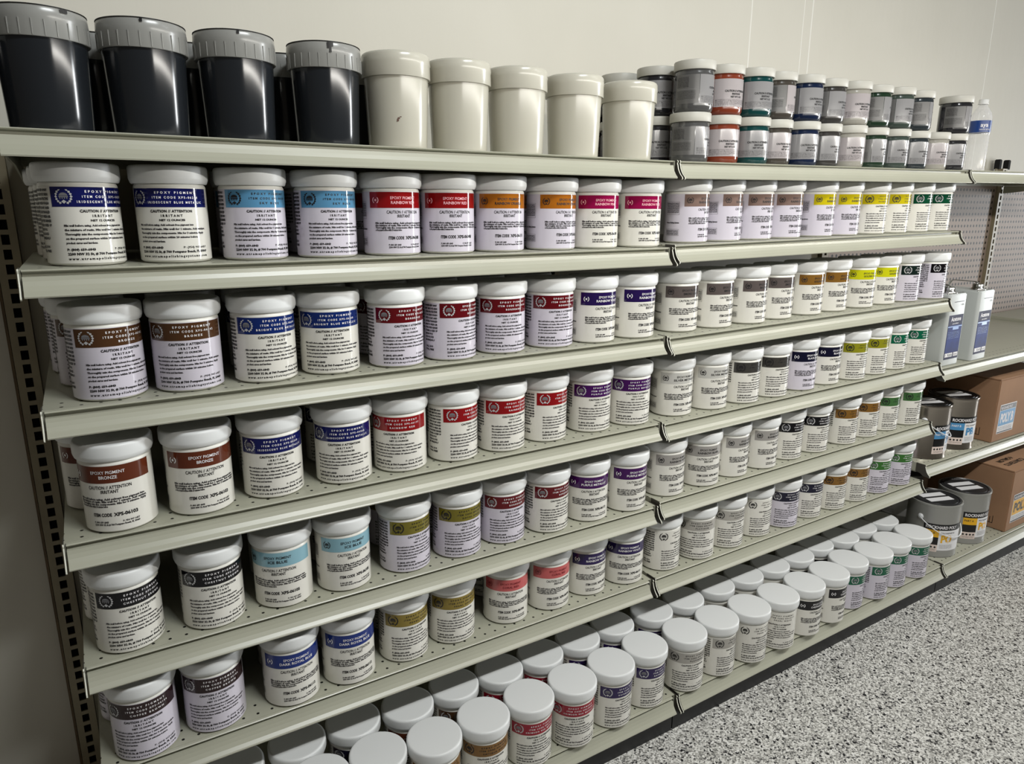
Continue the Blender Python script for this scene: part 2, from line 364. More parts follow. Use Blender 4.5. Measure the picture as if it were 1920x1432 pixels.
# ---------------------------------------------------------------- shelves
LIPF = [(0.004, 0.000), (-0.0005, -0.0005), (-0.0020, -0.0020), (-0.0005, -0.0035), (0.0085, -0.0042), (0.0085, -0.0092), (-0.0020, -0.0100),
        (-0.0035, -0.0160), (-0.0065, -0.0225), (-0.0110, -0.0290), (-0.0160, -0.0340), (-0.0175, -0.0360), (-0.0165, -0.0380),
        (-0.0140, -0.0380), (-0.0120, -0.0360), (-0.0075, -0.0300), (-0.0030, -0.0220), (0.0005, -0.0130), (0.0100, -0.0110), (0.0100, -0.0015)]
ENDF = [(0.0300, 0.0012), (-0.0005, 0.0012), (-0.0030, -0.0015), (-0.0010, -0.0055), (-0.0028, -0.0105), (-0.0045, -0.0165), (-0.0078, -0.0230), (-0.0125, -0.0295),
        (-0.0185, -0.0350), (-0.0195, -0.0385), (-0.0170, -0.0405), (0.0020, -0.0400), (0.0150, -0.0320), (0.0300, -0.0300)]
def make_shelf(x0, x1, yf, z, label, deep=DEPTH, tilt=0.0, allholes=False, base=False):
    t = empty('gondola_shelf', (x0, yf, z))
    t.rotation_euler = (0, -math.atan(tilt), 0)
    L = x1-x0; md = m_deck_all if allholes else m_deck
    mb = MB(); mb.box(0.0015, 0.006, -0.0015, L-0.0015, deep, 0.0, md)
    mb.box(0.0015, 0.006, -0.030, 0.0035, deep, -0.0015, m_metal); mb.box(L-0.0035, 0.006, -0.030, L-0.0015, deep, -0.0015, m_metal)
    mb.box(0.0035, deep-0.002, -0.030, L-0.0035, deep, -0.0015, m_metal)
    mb.box(0.0035, 0.0105, -0.030, L-0.0035, 0.012, -0.0015, m_dark)
    mb.box(0.0035, deep*0.45, -0.016, L-0.0035, deep*0.55, -0.0015, m_metal)
    mb.build('deck', t)
    mb = MB(); mb.extrude_x(LIPF, 0.0045, L-0.0130, m_lip); mb.build('price_channel', t)
    for a in (0.0, L-0.0015):
        mb = MB(); mb.extrude_x(ENDF, a, a+0.0015, m_dark)  # flange sides painted dark to stand in for shade in the notch
        rim = ENDF[1:11]
        for (ya, za), (yb, zb_) in zip(rim[:-1], rim[1:]):
            mb.add([(xx, yy+dy, zz_) for xx in (a-0.0002, a+0.0018) for yy, zz_ in ((ya, za), (yb, zb_)) for dy in (-0.0008, 0.0004)],
                   [(0, 1, 3, 2), (4, 6, 7, 5), (0, 2, 6, 4), (1, 5, 7, 3)], m_edge)
        mb.build('end_flange', t)
    if not base:
        for a in (0.004, L-0.007):
            mb = MB(); mb.extrude_x([(0.03, -0.0305), (deep-0.001, -0.0305), (deep-0.001, -0.062), (deep-0.03, -0.060), (0.22, -0.038), (0.03, -0.034)], a, a+0.003, m_metal)
            mb.build('bracket', t)
    return tag(t, label, 'shelf', 'pale green grey metal shelves')
ORD = ['top', 'second', 'third', 'fourth', 'fifth', 'sixth', 'bottom']
WHAT = [['metal top shelf carrying black buckets and white tubs, left bay', 'metal top shelf carrying the stacked small jars, middle bay'],
        ['metal shelf with blue, sky and red banded jars, left bay', 'metal shelf with taupe and yellow banded jars, middle bay'],
        ['metal shelf with brown, blue and maroon banded jars, left bay', 'metal shelf with grey, ochre and lemon banded jars, middle bay'],
        ['metal shelf with bronze, navy and red banded jars, left bay', 'metal shelf with charcoal, olive and emerald banded jars, middle bay'],
        ['metal shelf with black, ice blue and olive banded jars, left bay', 'metal shelf with light grey and green banded jars, middle bay'],
        ['metal shelf with dark brown, royal blue and salmon banded jars, left bay', 'metal shelf with white, black and grass green banded jars, middle bay'],
        ['deep bottom shelf under two rows of jars, left bay', 'deep bottom shelf under two rows of jars, middle bay']]
for k in range(6):
    make_shelf(0.003, W-0.003, 0, Z1[k], WHAT[k][0])
    make_shelf(W+0.003, 2*W-0.003, 0, Z2[k], WHAT[k][1], tilt=SH)
make_shelf(0.003, W-0.003, Y6, Z1[6], WHAT[6][0], deep=DEPTH-Y6, allholes=False, base=True)
make_shelf(W+0.003, 2*W-0.003, Y6, Z2[6], WHAT[6][1], deep=DEPTH-Y6, tilt=SH, base=True)
ZB = {0: 1.4075, 3: 0.7835, 4: 0.4475, 6: Z2[6]+rise(2*W)}
make_shelf(2*W+0.003, 3*W-0.003, 0, ZB[0], 'empty metal top shelf at the far right end', tilt=SH)
make_shelf(2*W+0.003, 3*W-0.003, 0, ZB[3], 'metal shelf under the white cans with blue labels, right bay', tilt=SH)
make_shelf(2*W+0.003, 3*W-0.003, 0, ZB[4], 'metal shelf under the shiny paint cans with blue labels, right bay', tilt=0, allholes=True)
make_shelf(2*W+0.003, 3*W-0.003, Y6, ZB[6], 'deep bottom shelf under the yellow labelled cans, right bay', deep=DEPTH-Y6, tilt=SH, allholes=True, base=True)
make_shelf(3*W+0.003, 4*W-0.003, 0, 0.812, 'empty metal shelf beyond the last upright at the right edge', tilt=SH)
for i, (x0, x1) in enumerate(((0.004, W-0.002), (W+0.002, 2*W-0.002), (2*W+0.002, 3*W))):
    mb = MB(); mb.box(0, 0, 0.0, x1-x0, 0.012, 0.068, m_kick)
    mb.box(0.02, 0.012, 0.0, 0.05, 0.5, 0.068, m_kick); mb.box(x1-x0-0.05, 0.012, 0, x1-x0-0.02, 0.5, 0.068, m_kick)
    o = mb.build('kick_plate'); o.location = (x0, Y6+0.012, rise(x0)); o.rotation_euler = (0, -math.atan(SH if i else 0), 0)
    tag(o, 'black kick plate under the bottom shelf, '+['left bay', 'middle bay', 'right bay'][i], 'kick plate', 'black kick plates')
# ---------------------------------------------------------------- pigment jars
RJ, RLID, HJ = 0.0515, 0.0565, 0.145
m_white = mat('white_plastic', (228, 227, 220), 0.33)
m_lidw = mat('white_lid_plastic', (226, 228, 228), 0.38)
BODY = [(0, 0.0008), (0.040, 0.0008), (0.0440, 0.0), (0.0480, 0.0008), (0.0503, 0.0032), (0.0515, 0.0075), (0.0515, 0.1120), (0.0508, 0.1150), (0.0490, 0.1175), (0.0480, 0.1400), (0, 0.1400)]
LID = [(0.0495, 0.1180), (0.0530, 0.1180), (0.0545, 0.1195), (0.0562, 0.1245), (0.0565, 0.1260), (0.0565, 0.1395), (0.0562, 0.1420), (0.0553, 0.1438), (0.0538, 0.1448), (0.0520, 0.1450), (0.0500, 0.1450), (0.0300, 0.1450), (0, 0.1450)]
mb = MB(); mb.lathe(BODY, m_white, 64); ME_BODY = mb.mesh('jar_body'); sharp(ME_BODY, 50)
mb = MB(); mb.lathe(LID, m_lidw, 64); ME_LID = mb.mesh('lid'); sharp(ME_LID, 40)
INK = mat('black_ink', (22, 20, 22), 0.5)
INKG = mat('grey_ink', (40, 37, 40), 0.5)
INKW = mat('white_ink', (232, 230, 232), 0.4)
INKL = mat('silver_ink', (190, 190, 192), 0.4)
INKM = mat('mid_grey_ink', (120, 120, 124), 0.4)
INKP = mat('pink_ink', (238, 176, 184), 0.4)
PAP = {'w': mat('white_label_paper', (222, 220, 212), 0.09), 'l': mat('lavender_label_paper', (208, 203, 214), 0.09)}
BAND = {'navy': (20, 27, 98), 'sky': (98, 160, 202), 'red': (158, 18, 24), 'orange': (190, 112, 28), 'magenta': (164, 12, 78), 'taupe': (146, 122, 112),
        'yellow': (226, 208, 26), 'dark green': (12, 80, 52), 'brown': (88, 58, 34), 'blue': (20, 46, 118), 'maroon': (108, 14, 24), 'indigo': (42, 24, 88),
        'grey brown': (104, 95, 92), 'ochre': (146, 104, 44), 'lemon': (228, 228, 28), 'black green': (22, 40, 36), 'black': (17, 16, 20),
        'bronze': (108, 50, 30), 'purple': (74, 20, 96), 'silver white': (222, 220, 214), 'charcoal': (70, 68, 64), 'black navy': (22, 22, 48),
        'olive': (160, 158, 36), 'emerald': (14, 104, 74), 'ice blue': (156, 204, 220), 'olive gold': (132, 122, 40), 'light grey': (178, 175, 170),
        'green': (74, 122, 68), 'dark brown': (48, 27, 30), 'royal blue': (24, 52, 136), 'gold': (156, 136, 60), 'salmon': (222, 108, 108),
        'white': (224, 222, 214), 'grass green': (60, 122, 48), 'crimson': (168, 18, 46), 'gold brown': (146, 104, 48), 'pale grey': (196, 193, 184)}
TITLE = {'navy': 'IRIDESCENT BLUE METALLIC', 'sky': 'SKY BLUE', 'red': 'RAINBOW RED', 'orange': 'RAINBOW ORANGE', 'magenta': 'RAINBOW PINK', 'taupe': 'RAINBOW SILVER',
         'yellow': 'RAINBOW YELLOW', 'dark green': 'DARK GREEN', 'brown': 'BRONZE', 'blue': 'BRIGHT BLUE METALLIC', 'maroon': 'BORDEAUX', 'indigo': 'RAINBOW VIOLET',
         'grey brown': 'SMOKE GREY', 'ochre': 'GOLDEN BROWN', 'lemon': 'GOLDEN SAND', 'black green': 'BLACK GREEN', 'black': 'CHESTNUT BROWN',
         'bronze': 'BRONZE', 'purple': 'PURPLE METALLIC', 'silver white': 'SILVER METALLIC', 'charcoal': 'GRAPHITE', 'black navy': 'BLACK BLUE',
         'olive': 'OLIVE', 'emerald': 'EMERALD GREEN', 'ice blue': 'ICE BLUE', 'olive gold': 'ROYAL GOLD', 'light grey': 'RAINBOW SILVER',
         'green': 'SHAMROCK', 'dark brown': 'COFFEE BROWN', 'royal blue': 'DARK ROYAL BLUE', 'gold': 'PEARL GOLD', 'salmon': 'CORAL RED',
         'white': 'PEARL WHITE', 'grass green': 'GRASS GREEN', 'crimson': 'CRIMSON RED METALLIC', 'gold brown': 'ANTIQUE GOLD', 'pale grey': 'PLATINUM'}
DARKINK = {'sky', 'orange', 'taupe', 'yellow', 'lemon', 'grey brown', 'ochre', 'silver white', 'charcoal', 'olive', 'ice blue', 'olive gold', 'light grey', 'green', 'gold', 'white', 'pale grey', 'gold brown', 'salmon'}
def laurel(sh, cu, cv, r, m, m2, lay=3):
    """a small emblem: two leafy branches round a domed hall"""
    for s in (-1, 1):
        for i in range(7):
            a = R(-62+i*20); px = cu+s*r*math.cos(a); py = cv+r*math.sin(a)*1.02
            tx, ty = -math.sin(a)*s, math.cos(a); nx_, ny = math.cos(a)*s, math.sin(a)
            l = r*0.34; w_ = r*(0.21 if i < 6 else 0.13)
            sh.poly([(px-tx*l*.5, py-ty*l*.5), (px+nx_*w_, py+ny*w_), (px+tx*l*.75, py+ty*l*.75), (px-nx_*w_*.8, py-ny*w_*.8)][::s], m, lay)
    n = 10
    sh.poly([(cu+r*0.58*math.cos(PI*i/n), cv+r*0.12+r*0.42*math.sin(PI*i/n)) for i in range(n+1)], m2, lay)
    sh.rect(cu-r*0.62, cv-r*0.10, cu+r*0.62, cv+r*0.06, m2, lay, 1)
    for q in (-0.45, -0.15, 0.15, 0.45): sh.rect(cu+r*(q-0.07), cv-r*0.34, cu+r*(q+0.07), cv-r*0.10, m2, lay, 1)
    sh.poly([(cu, cv-r*1.02), (cu+r*0.34, cv-r*0.72), (cu, cv-r*0.46), (cu-r*0.34, cv-r*0.72)], m, lay)
PARA = ['Mix well before using. Add solvent free pigment into', 'the mixture of resin. Mix well for 1 minute. Add catalyst.',
        'Thoroughly mix the components. Mix for 3 minutes. Apply', 'on the prepared surface within 20 minutes before', 'product cures and hardens.']
COLT = ['DANGER KEEP AWAY', 'MAY IRRITATE SKIN', 'WEAR PROTECTIVE', 'IF ON SKIN WASH', 'WITH SOAP AND', 'WATER IF INHALED', 'MOVE TO FRESH AIR', 'IF IN EYES RINSE', 'STORE LOCKED UP', 'DISPOSE OF AS', 'THE LOCAL RULES']
ZB0, ZB1 = 0.0835, 0.1110
def label_mesh(style, band, paper):
    key = band+' label'
    sh = Sheet(); P = PAP[paper]
    mb_ = mat('band_'+band.replace(' ', '_'), tuple(int(v*0.86) for v in BAND[band]), 0.09)
    dark = band in DARKINK
    ink = INK if dark else (INKP if band in ('red', 'crimson', 'maroon', 'magenta') and style == 'B' else INKW)
    if band == 'salmon': ink = mat('deep_red_ink', (120, 20, 30), 0.4)
    sh.rect(-0.075, 0.0040, 0.236, 0.1118, P, 0, 60)
    if band != 'white': sh.rect(0.0, ZB0, 0.128, ZB1, mb_, 1, 26)
    t = TITLE[band]
    if style == 'A':
        laurel(sh, 0.0180, 0.0978, 0.0098, ink if dark else INKL, ink if dark else INKM)
        sh.text('EPOXY PIGMENT', 0.074, 0.1033, 0.0032, ink, 'C', 0.03, lay=3, width=0.058, track=1.75)
        sh.text('ITEM CODE XPS-%05d' % (6100+len(t)*7), 0.074, 0.0962, 0.0032, ink, 'C', 0.03, lay=3, width=0.066, track=1.6)
        sh.text(t, 0.074, 0.0890, 0.0032, ink, 'C', 0.03, lay=3, width=min(0.080, 0.0044*len(t)), track=1.6)
        sh.text('CAUTION // ATTENTION', 0.066, 0.0760, 0.0036, INK, 'C', 0.05, width=0.060, track=1.1)
        sh.text('IRRITANT', 0.066, 0.0694, 0.0034, INK, 'C', 0.04, width=0.030, track=1.6)
        sh.text('NET 12 OUNCES', 0.066, 0.0632, 0.0028, INK, 'C', 0.0455, width=0.036)
        ww = (0.083, 0.104, 0.100, 0.088, 0.040)
        for i, (s_, w_) in enumerate(zip(PARA, ww)): sh.text(s_, 0.0135, 0.0562-0.0061*i, 0.0027, INKG, 'L', 0.055, width=w_, res=1)
        sh.text('P: (800) 659-6843', 0.0135, 0.0222, 0.0031, INK, 'L', 0.05, width=0.036, res=1)
        sh.text('P: (954) 907-6457', 0.078, 0.0222, 0.0031, INK, 'L', 0.02, width=0.038, res=1)
        sh.text('2200 NW 32 St, # 700 Pompano Beach, FL 33069', 0.0135, 0.0158, 0.0034, INK, 'L', 0.05, width=0.103, res=1)
        sh.text('www.xtremepolishingsystems.com', 0.0135, 0.0090, 0.0033, INK, 'L', 0.04, width=0.103, track=1.45, res=1)
        for j, u in enumerate((-0.036, -0.071)):
            for i, s_ in enumerate(COLT+['BUREAU', '', 'CALL 24 H', 'TOLL FREE']):
                if s_: sh.text(s_, u, 0.1050-0.0061*i, 0.0034, INK, 'L', 0.05, width=0.031 if i < 9 else 0.018+0.002*(i % 4), res=1)
    else:
        r = 0.0050
        if dark: laurel(sh, 0.0132, 0.0975, 0.0066, ink, ink)
        for s_ in (() if dark else (-1, 1)): sh.ring(0.0128, 0.0970, r*0.92, r*1.25, 90-s_*35, 90-s_*150, ink, 8, 3)
        if not dark: sh.poly([(0.0128+r*0.45*math.cos(a*PI/3), 0.0970+r*0.45*math.sin(a*PI/3)) for a in range(6)], ink, 3)
        sh.text('EPOXY PIGMENT', 0.064, 0.0985, 0.0049, ink, 'C', 0.008, lay=3, width=0.048)
        sh.text(t, 0.064, 0.0905, 0.0050, ink, 'C', 0.018, lay=3, width=min(0.070, 0.0042*len(t)))
        sh.text('CAUTION // ATTENTION', 0.064, 0.0740, 0.0053, INK, 'C', 0.015, width=0.062)
        sh.text('IRRITANT', 0.064, 0.0672, 0.0051, INK, 'C', 0.02, width=0.025)
        for i, w_ in enumerate((0.103, 0.106, 0.105, 0.048)): sh.text(PARA[i], 0.0110, 0.0560-0.0040*i, 0.0031, INKG, 'L', 0.05, width=w_, res=1)
        sh.text('ITEM CODE', 0.0350, 0.0290, 0.0052, INKG, 'L', 0.04, width=0.028)
        sh.text('XPS-%05d' % (6097+len(t)), 0.0655, 0.0290, 0.0054, INK, 'L', 0.04, width=0.034)
        sh.text('P: 800 659 6843', 0.0350, 0.0180, 0.0027, INKG, 'L', 0.05, width=0.022, res=1); sh.text('P: 954 907 6457', 0.0770, 0.0180, 0.0027, INKG, 'L', 0.04, width=0.024, res=1)
        sh.text('2200 NW 32 St # 700 Pompano Beach, FL 33069', 0.0350, 0.0138, 0.0027, INKG, 'L', 0.05, width=0.066, res=1)
        # side panel: framed blocks of small print
        for (v0, v1) in ((0.066, 0.093), (0.018, 0.031)):
            n = int((v1-v0)/0.0030)
            for i in range(n): sh.text(PARA[i % 4], -0.046, v1-0.0030*(i+1), 0.0022, INKG, 'L', 0.05, width=0.034, res=1)
            for a in ((-0.0475, v0-0.001, -0.0105, v0-0.0006), (-0.0475, v1+0.0006, -0.0105, v1+0.001)): sh.rect(*a, INKG, 2)
            sh.rect(-0.0475, v0-0.001, -0.0471, v1+0.001, INKG, 2); sh.rect(-0.0109, v0-0.001, -0.0105, v1+0.001, INKG, 2)
        sh.text('Xtreme Polishing Systems', -0.0465, 0.0455, 0.0031, INK, 'L', 0.05, width=0.036, res=1)
    mb = MB(); sh.wrap(mb, RJ); return mb.mesh('label')
LABELS = {}
def get_label(spec):
    if spec not in LABELS: LABELS[spec] = label_mesh(*spec)
    return LABELS[spec]
_proto = {}
def place_jar(k, x, y, az, spec, label, group):
    if spec not in _proto:
        t = empty('pigment_jar'); put('jar_body', ME_BODY, t); put('lid', ME_LID, t)
        l = put('label', get_label(spec), t); l['label'] = spec[1]+' banded printed label'
        _proto[spec] = t; o = t
    else: o = copy_tree(_proto[spec])
    for c in o.children:
        if c.name.startswith('label'): c['label'] = spec[1]+' banded printed label'
    o.location = (x, y, shelf_z(k, x)+0.0004)
    tilt = -math.atan(SH) if x > W else 0
    o.rotation_euler = (Matrix.Rotation(tilt, 3, 'Y') @ Matrix.Rotation(R(az), 3, 'Z')).to_euler()
    return tag(o, label, 'jar', group)

SEQ = {1: 'A w navy|A w navy|A l sky|A l sky|B l red|B l red|B l orange|B l orange|B w magenta|B w magenta|B l taupe|B l taupe|B l taupe|B l taupe|B l yellow|B l yellow|A w yellow|A w yellow|A w dark green|A w dark green',
       2: 'A l brown|A l brown|A w blue|A w blue|A l maroon|A l maroon|A l maroon|A l maroon|B w indigo|B w indigo|B w grey brown|B w grey brown|B w grey brown|B w grey brown|B w ochre|B w ochre|B w lemon|B w lemon|A l black green|A l black',
       3: 'B w bronze|B w bronze|A w navy|A w navy|A w red|A w red|A w red|A w red|A w purple|A w purple|B w silver white|B w silver white|A w charcoal|A w charcoal|B l black navy|B w black navy|A w olive|A w olive|A w emerald|A w emerald',
       4: 'A w black|A w black|B w ice blue|B w ice blue|A l olive gold|A l olive gold|A l maroon|A w maroon|B w purple|B w purple|B w light grey|B w light grey|B w light grey|B w light grey|A w black|A w black|A w ochre|A w ochre|A w green|A w green',
       5: 'A l dark brown|A l dark brown|B w royal blue|B w royal blue|A w gold|A w gold|B w salmon|B w salmon|B w indigo|B w indigo|A w white|A w pale grey|A w pale grey|A w white|A l black navy|A w black navy|A w ochre|A w ochre|A l grass green|A l grass green',
       6: 'A w gold brown|A w gold brown|A w gold brown|A w gold brown|A w crimson|A w crimson|A w indigo|A w indigo|A w pale grey|A w pale grey|A w white|A w white|B w black|B w black|A l emerald|A l emerald|A l emerald|A l emerald'}
SEQR6 = 'brown|brown|black navy|bronze|brown|crimson|crimson|indigo|indigo|indigo|pale grey|pale grey|white|white|black|black|emerald|emerald|emerald'
NTH = ['first', 'second', 'third', 'fourth']
for k in range(1, 7):
    specs = [tuple(s.split(' ', 2)) for s in SEQ[k].split('|')]
    specs = [(a, c, b) for a, b, c in specs]
    bands = [s[1] for s in specs]
    place = '%s shelf' % ORD[k] if k < 6 else 'bottom shelf front row'
    i = 0
    while i < len(bands):                # runs of jars with the same band
        j = i
        while j < len(bands) and bands[j] == bands[i]: j += 1
        n = j-i; again = bands[:i].count(bands[i]) or bands[j:].count(bands[i])
        for q in range(n):
            b = bands[i]
            if b == 'white': what = 'white jar with white bandless label'
            else: what = 'white jar with %s band' % b
            if k == 4 and b == 'black': pos = ['left', 'right'][q]+' of pair '+('at the left end' if i == 0 else 'beside light grey ones')
            elif k == 5 and b == 'white': pos = 'left of the pale grey ones' if i < 11 else 'right of pale grey ones'
            elif n == 1: pos = ''
            elif n == 2: pos = ['left', 'right'][q]+' one of the pair'
            else: pos = NTH[q]+' of %s from the left' % ['', '', '', 'three', 'four'][n]
            lab = ', '.join(x for x in (what, pos, place) if x)
            x, y, az = FRONT[k][i+q]
            place_jar(k, x, y, az, specs[i+q], lab, 'pigment jars '+('on the %s shelf' % ORD[k]))
        i = j
nm = {0: 'directly', 1: 'second', 2: 'third'}
for k, lst in REAR.items():
    specs = tuple(SEQ[k].split('|')[0].split(' ', 2)); sp = (specs[0], specs[2], specs[1])
    for i, (x, y) in enumerate(lst):
        az = {1: (-128, -140), 2: (-150, -112, -120), 3: (-158, -120), 4: (-140, -125), 5: (-128, -120)}[k][i]
        place_jar(k, x, y, az, sp, 'shaded white jar %s behind the leftmost %s banded jar, %s shelf' % (['standing', 'second', 'third'][i], sp[1], ORD[k]), 'pigment jars on the %s shelf' % ORD[k])
# jars of the second row that show through the gaps of the left bay
for k in range(1, 6):
    specs = [tuple(s.split(' ', 2)) for s in SEQ[k].split('|')]
    used = [tuple(q) for q in REAR[k]]
    for i in range(1, 8):
        x0, y0, a0 = FRONT[k][i]; x, y = x0+0.010+0.012*i/8, y0+0.122
        if i == 1: x = max(x, REAR[k][0][0]+0.12)
        a, b, c = specs[i]
        nth = ['', 'second', 'third', 'fourth', 'fifth', 'sixth', 'seventh', 'eighth'][i]
        place_jar(k, x, y, a0+random.uniform(-25, 25), (a, c, b), 'dim rear row jar behind the %s front jar from the left, %s shelf' % (nth, ORD[k]), 'pigment jars on the %s shelf' % ORD[k])
NTH19 = ['first', 'second', 'third', 'fourth', 'fifth', 'sixth', 'seventh', 'eighth', 'ninth', 'tenth', 'eleventh', 'twelfth', 'thirteenth', 'fourteenth', 'fifteenth', 'sixteenth', 'seventeenth', 'eighteenth', 'last']
for i, ((x, y), b) in enumerate(zip(REAR6, SEQR6.split('|'))):
    place_jar(6, x, y, -160+random.uniform(-20, 20), ('A', b, 'w'), 'white lidded jar, %s from left, bottom shelf rear row' % NTH19[i], 'pigment jars on the bottom shelf')
# ---------------------------------------------------------------- black buckets and white tubs on the top shelf
RB = 0.0615
m_bk = mat('black_bucket_plastic', (33, 36, 40), 0.15)
m_bkl = mat('clear_grey_lid_plastic', (158, 158, 154), 0.24, Transmission_Weight=0.12)
m_smear = mat('dried_black_pigment', (10, 10, 11), 0.35)
m_tub = mat('natural_white_plastic', (188, 185, 172), 0.22, Subsurface_Weight=0.15, Subsurface_Radius=(0.02, 0.02, 0.016))
m_tubl = mat('natural_white_lid', (194, 191, 178), 0.22)
m_spot = mat('brown_smudge', (96, 70, 60), 0.7)
def tub_body(m):
    mb = MB(); mb.lathe([(0, 0.001), (0.046, 0.001), (0.0500, 0.0), (0.0520, 0.002), (0.0528, 0.005), (0.0572, 0.122), (0.0572, 0.150), (0, 0.150)], m, 64)
    me = mb.mesh('bucket_body'); sharp(me, 50); return me
def tub_lid(m, rough=True):
    mb = MB(); mb.lathe([(0.0575, 0.1200), (0.0605, 0.1200), (0.0612, 0.1210), (0.0608, 0.1420), (0.0615, 0.1440), (0.0606, 0.1560), (0.0590, 0.1592), (0.0568, 0.1605), (0.0545, 0.1595), (0.053, 0.1560), (0, 0.1560)], m, 72)
    me = mb.mesh('lid'); sharp(me, 40); return me
def ribs(m):
    mb = MB()
    for i in range(26):
        a = 2*PI*i/26; r0, r1 = 0.0606, 0.0619; da = 0.008
        vs = [(r*math.cos(a+s*da), r*math.sin(a+s*da), z) for z in (0.1212, 0.1415) for r in (r0, r1) for s in (-1, 1)]
        mb.add(vs, [(0, 1, 3, 2), (4, 6, 7, 5), (0, 2, 6, 4), (1, 5, 7, 3), (2, 3, 7, 6), (0, 4, 5, 1)], m)
    return mb.mesh('lid_ribs')
bb, bl, br = tub_body(m_bk), tub_lid(m_bkl), ribs(m_bkl)
wb, wl = tub_body(m_tub), tub_lid(m_tubl)
ring = MB(); ring.lathe([(0.0555, 0.1606), (0.0605, 0.1594), (0.0607, 0.1585), (0.0570, 0.1600)], m_smear, 64); me_ring = ring.mesh('pigment_ring')
def bucket(x, y, black, label, group, az=0):
    t = empty('plastic_bucket' if black else 'plastic_tub', (x, y, shelf_z(0, x)+0.0004)); t.rotation_euler = (0, 0, az)
    o = put('bucket_body', bb if black else wb, t); l = put('lid', bl if black else wl, t)
    if black: put('lid_ribs', br, l)
    return tag(t, label, 'bucket' if black else 'tub', group), l
BX = [0.069, 0.199, 0.330, 0.474]; WX = [0.604, 0.730, 0.859, 1.000, 1.148]
BL_ = ['first black bucket from the left with clear grey lid, top shelf', 'second black bucket from the left with clear grey lid, top shelf',
       'third black bucket from the left with clear grey lid, top shelf', 'black bucket with pigment drip on its lid, beside the white tubs']
for i, x in enumerate(BX):
    b_, l_ = bucket(x, 0.09, True, BL_[i], 'black buckets on the top shelf', i*0.7)
    put('pigment_ring', me_ring, l_)
    # dried drips on the rim
    mb = MB(); a0 = R(-62 if i == 0 else (-100 if i == 3 else -95))-i*0.7
    for q in range(3 if i in (0, 3) else 1):
        a = a0+q*0.05; h = (0.010, 0.016, 0.007)[q] if i == 3 else 0.005
        mb.add([(0.0622*math.cos(a+s*0.03), 0.0622*math.sin(a+s*0.03), z) for s in (-1, 1) for z in (0.1580, 0.1580-h)], [(0, 1, 3, 2)], m_smear)
    mb.build('pigment_drip', l_)
for i, (x, y) in enumerate(((-0.056, 0.11), (0.140, 0.225), (0.283, 0.222), (0.436, 0.222), (0.572, 0.225))):
    b_, l_ = bucket(x, y, True, ['black bucket cut off by the left edge of the photo, top shelf', 'rear black bucket behind the first and second buckets', 'rear black bucket glimpsed between the second and third buckets',
           'rear black bucket glimpsed between the third and fourth buckets', 'rear black bucket behind the last black bucket'][i], 'black buckets on the top shelf', i)
    put('pigment_ring', me_ring, l_)
for i, x in enumerate(WX):
    n = ['first', 'second', 'third', 'fourth', 'fifth'][i]
    b_, l_ = bucket(x, 0.09, False, ['white tub with a small brown smudge, beside the black buckets', 'second white tub from the black buckets, plain',
                     'middle one of the five white tubs on the top shelf', 'fourth white tub from the black buckets, plain', 'white tub nearest the stacked small jars'][i], 'white tubs on the top shelf')
    if i == 0:
        mb = MB(); a = R(-112)
        for q, (da, z, w_, h) in enumerate(((0, 0.047, 0.0020, 0.0030), (0.05, 0.050, 0.0012, 0.0016), (0.09, 0.0525, 0.002, 0.0008), (0.02, 0.0505, 0.0016, 0.0012))):
            r = 0.0549+(z-0.047)*0.038
            mb.add([(r*math.cos(a+da+c*w_/r), r*math.sin(a+da+c*w_/r), z+s*h) for c, s in ((-1, -1), (1, -0.6), (0.8, 1), (-0.5, 0.8))], [(0, 1, 2, 3)], m_spot)
        mb.build('smudge', [c for c in b_.children if c.name.startswith('bucket_body')][0])

# ---------------------------------------------------------------- small stacked jars
RS, HS = 0.0445, 0.1110
SPROF = [(0, 0.001), (0.034, 0.001), (0.0375, 0.0), (0.0415, 0.0022), (0.0440, 0.0070), (0.0447, 0.014), (0.0447, 0.0800), (0.0443, 0.0840), (0.0430, 0.0880), (0.0430, 0.1050), (0, 0.1050)]
m_slid = mat('small_lid_plastic', (188, 186, 177), 0.45)
mb = MB(); mb.lathe([(0.0435, 0.0905), (0.0468, 0.0905), (0.0474, 0.0915), (0.0474, 0.1080), (0.0466, 0.1100), (0.0450, 0.1108), (0.043, 0.1108), (0.02, 0.1108), (0, 0.1108)], m_slid, 56); ME_SLID = mb.mesh('lid'); sharp(ME_SLID, 40)
SC = {'grey': (96, 96, 96), 'rust': (150, 66, 40), 'teal': (10, 74, 74), 'brown grey': (84, 78, 70), 'navy': (18, 36, 70), 'slate': (70, 68, 66),
      'off white': (196, 192, 180), 'dark green': (34, 62, 42), 'grey green': (74, 88, 80), 'blue grey': (52, 60, 66), 'charcoal': (44, 44, 48)}
m_sl = mat('frosted_grey_label', (138, 137, 138), 0.14)
m_slp = mat('pale_frosted_label', (168, 161, 162), 0.14)
m_slg = mat('darker_print_panel', (94, 93, 92), 0.3)
_sb = {}
def small_body(c):
    if c not in _sb:
        m = mat('powder_'+c.replace(' ', '_'), tuple(int(v*0.8) for v in SC[c]), 0.16, coat=0.5)
        b = MB(); b.lathe(SPROF, m, 56); me = b.mesh('jar_body'); sharp(me, 50); _sb[c] = me
    return _sb[c]
_sl = {}
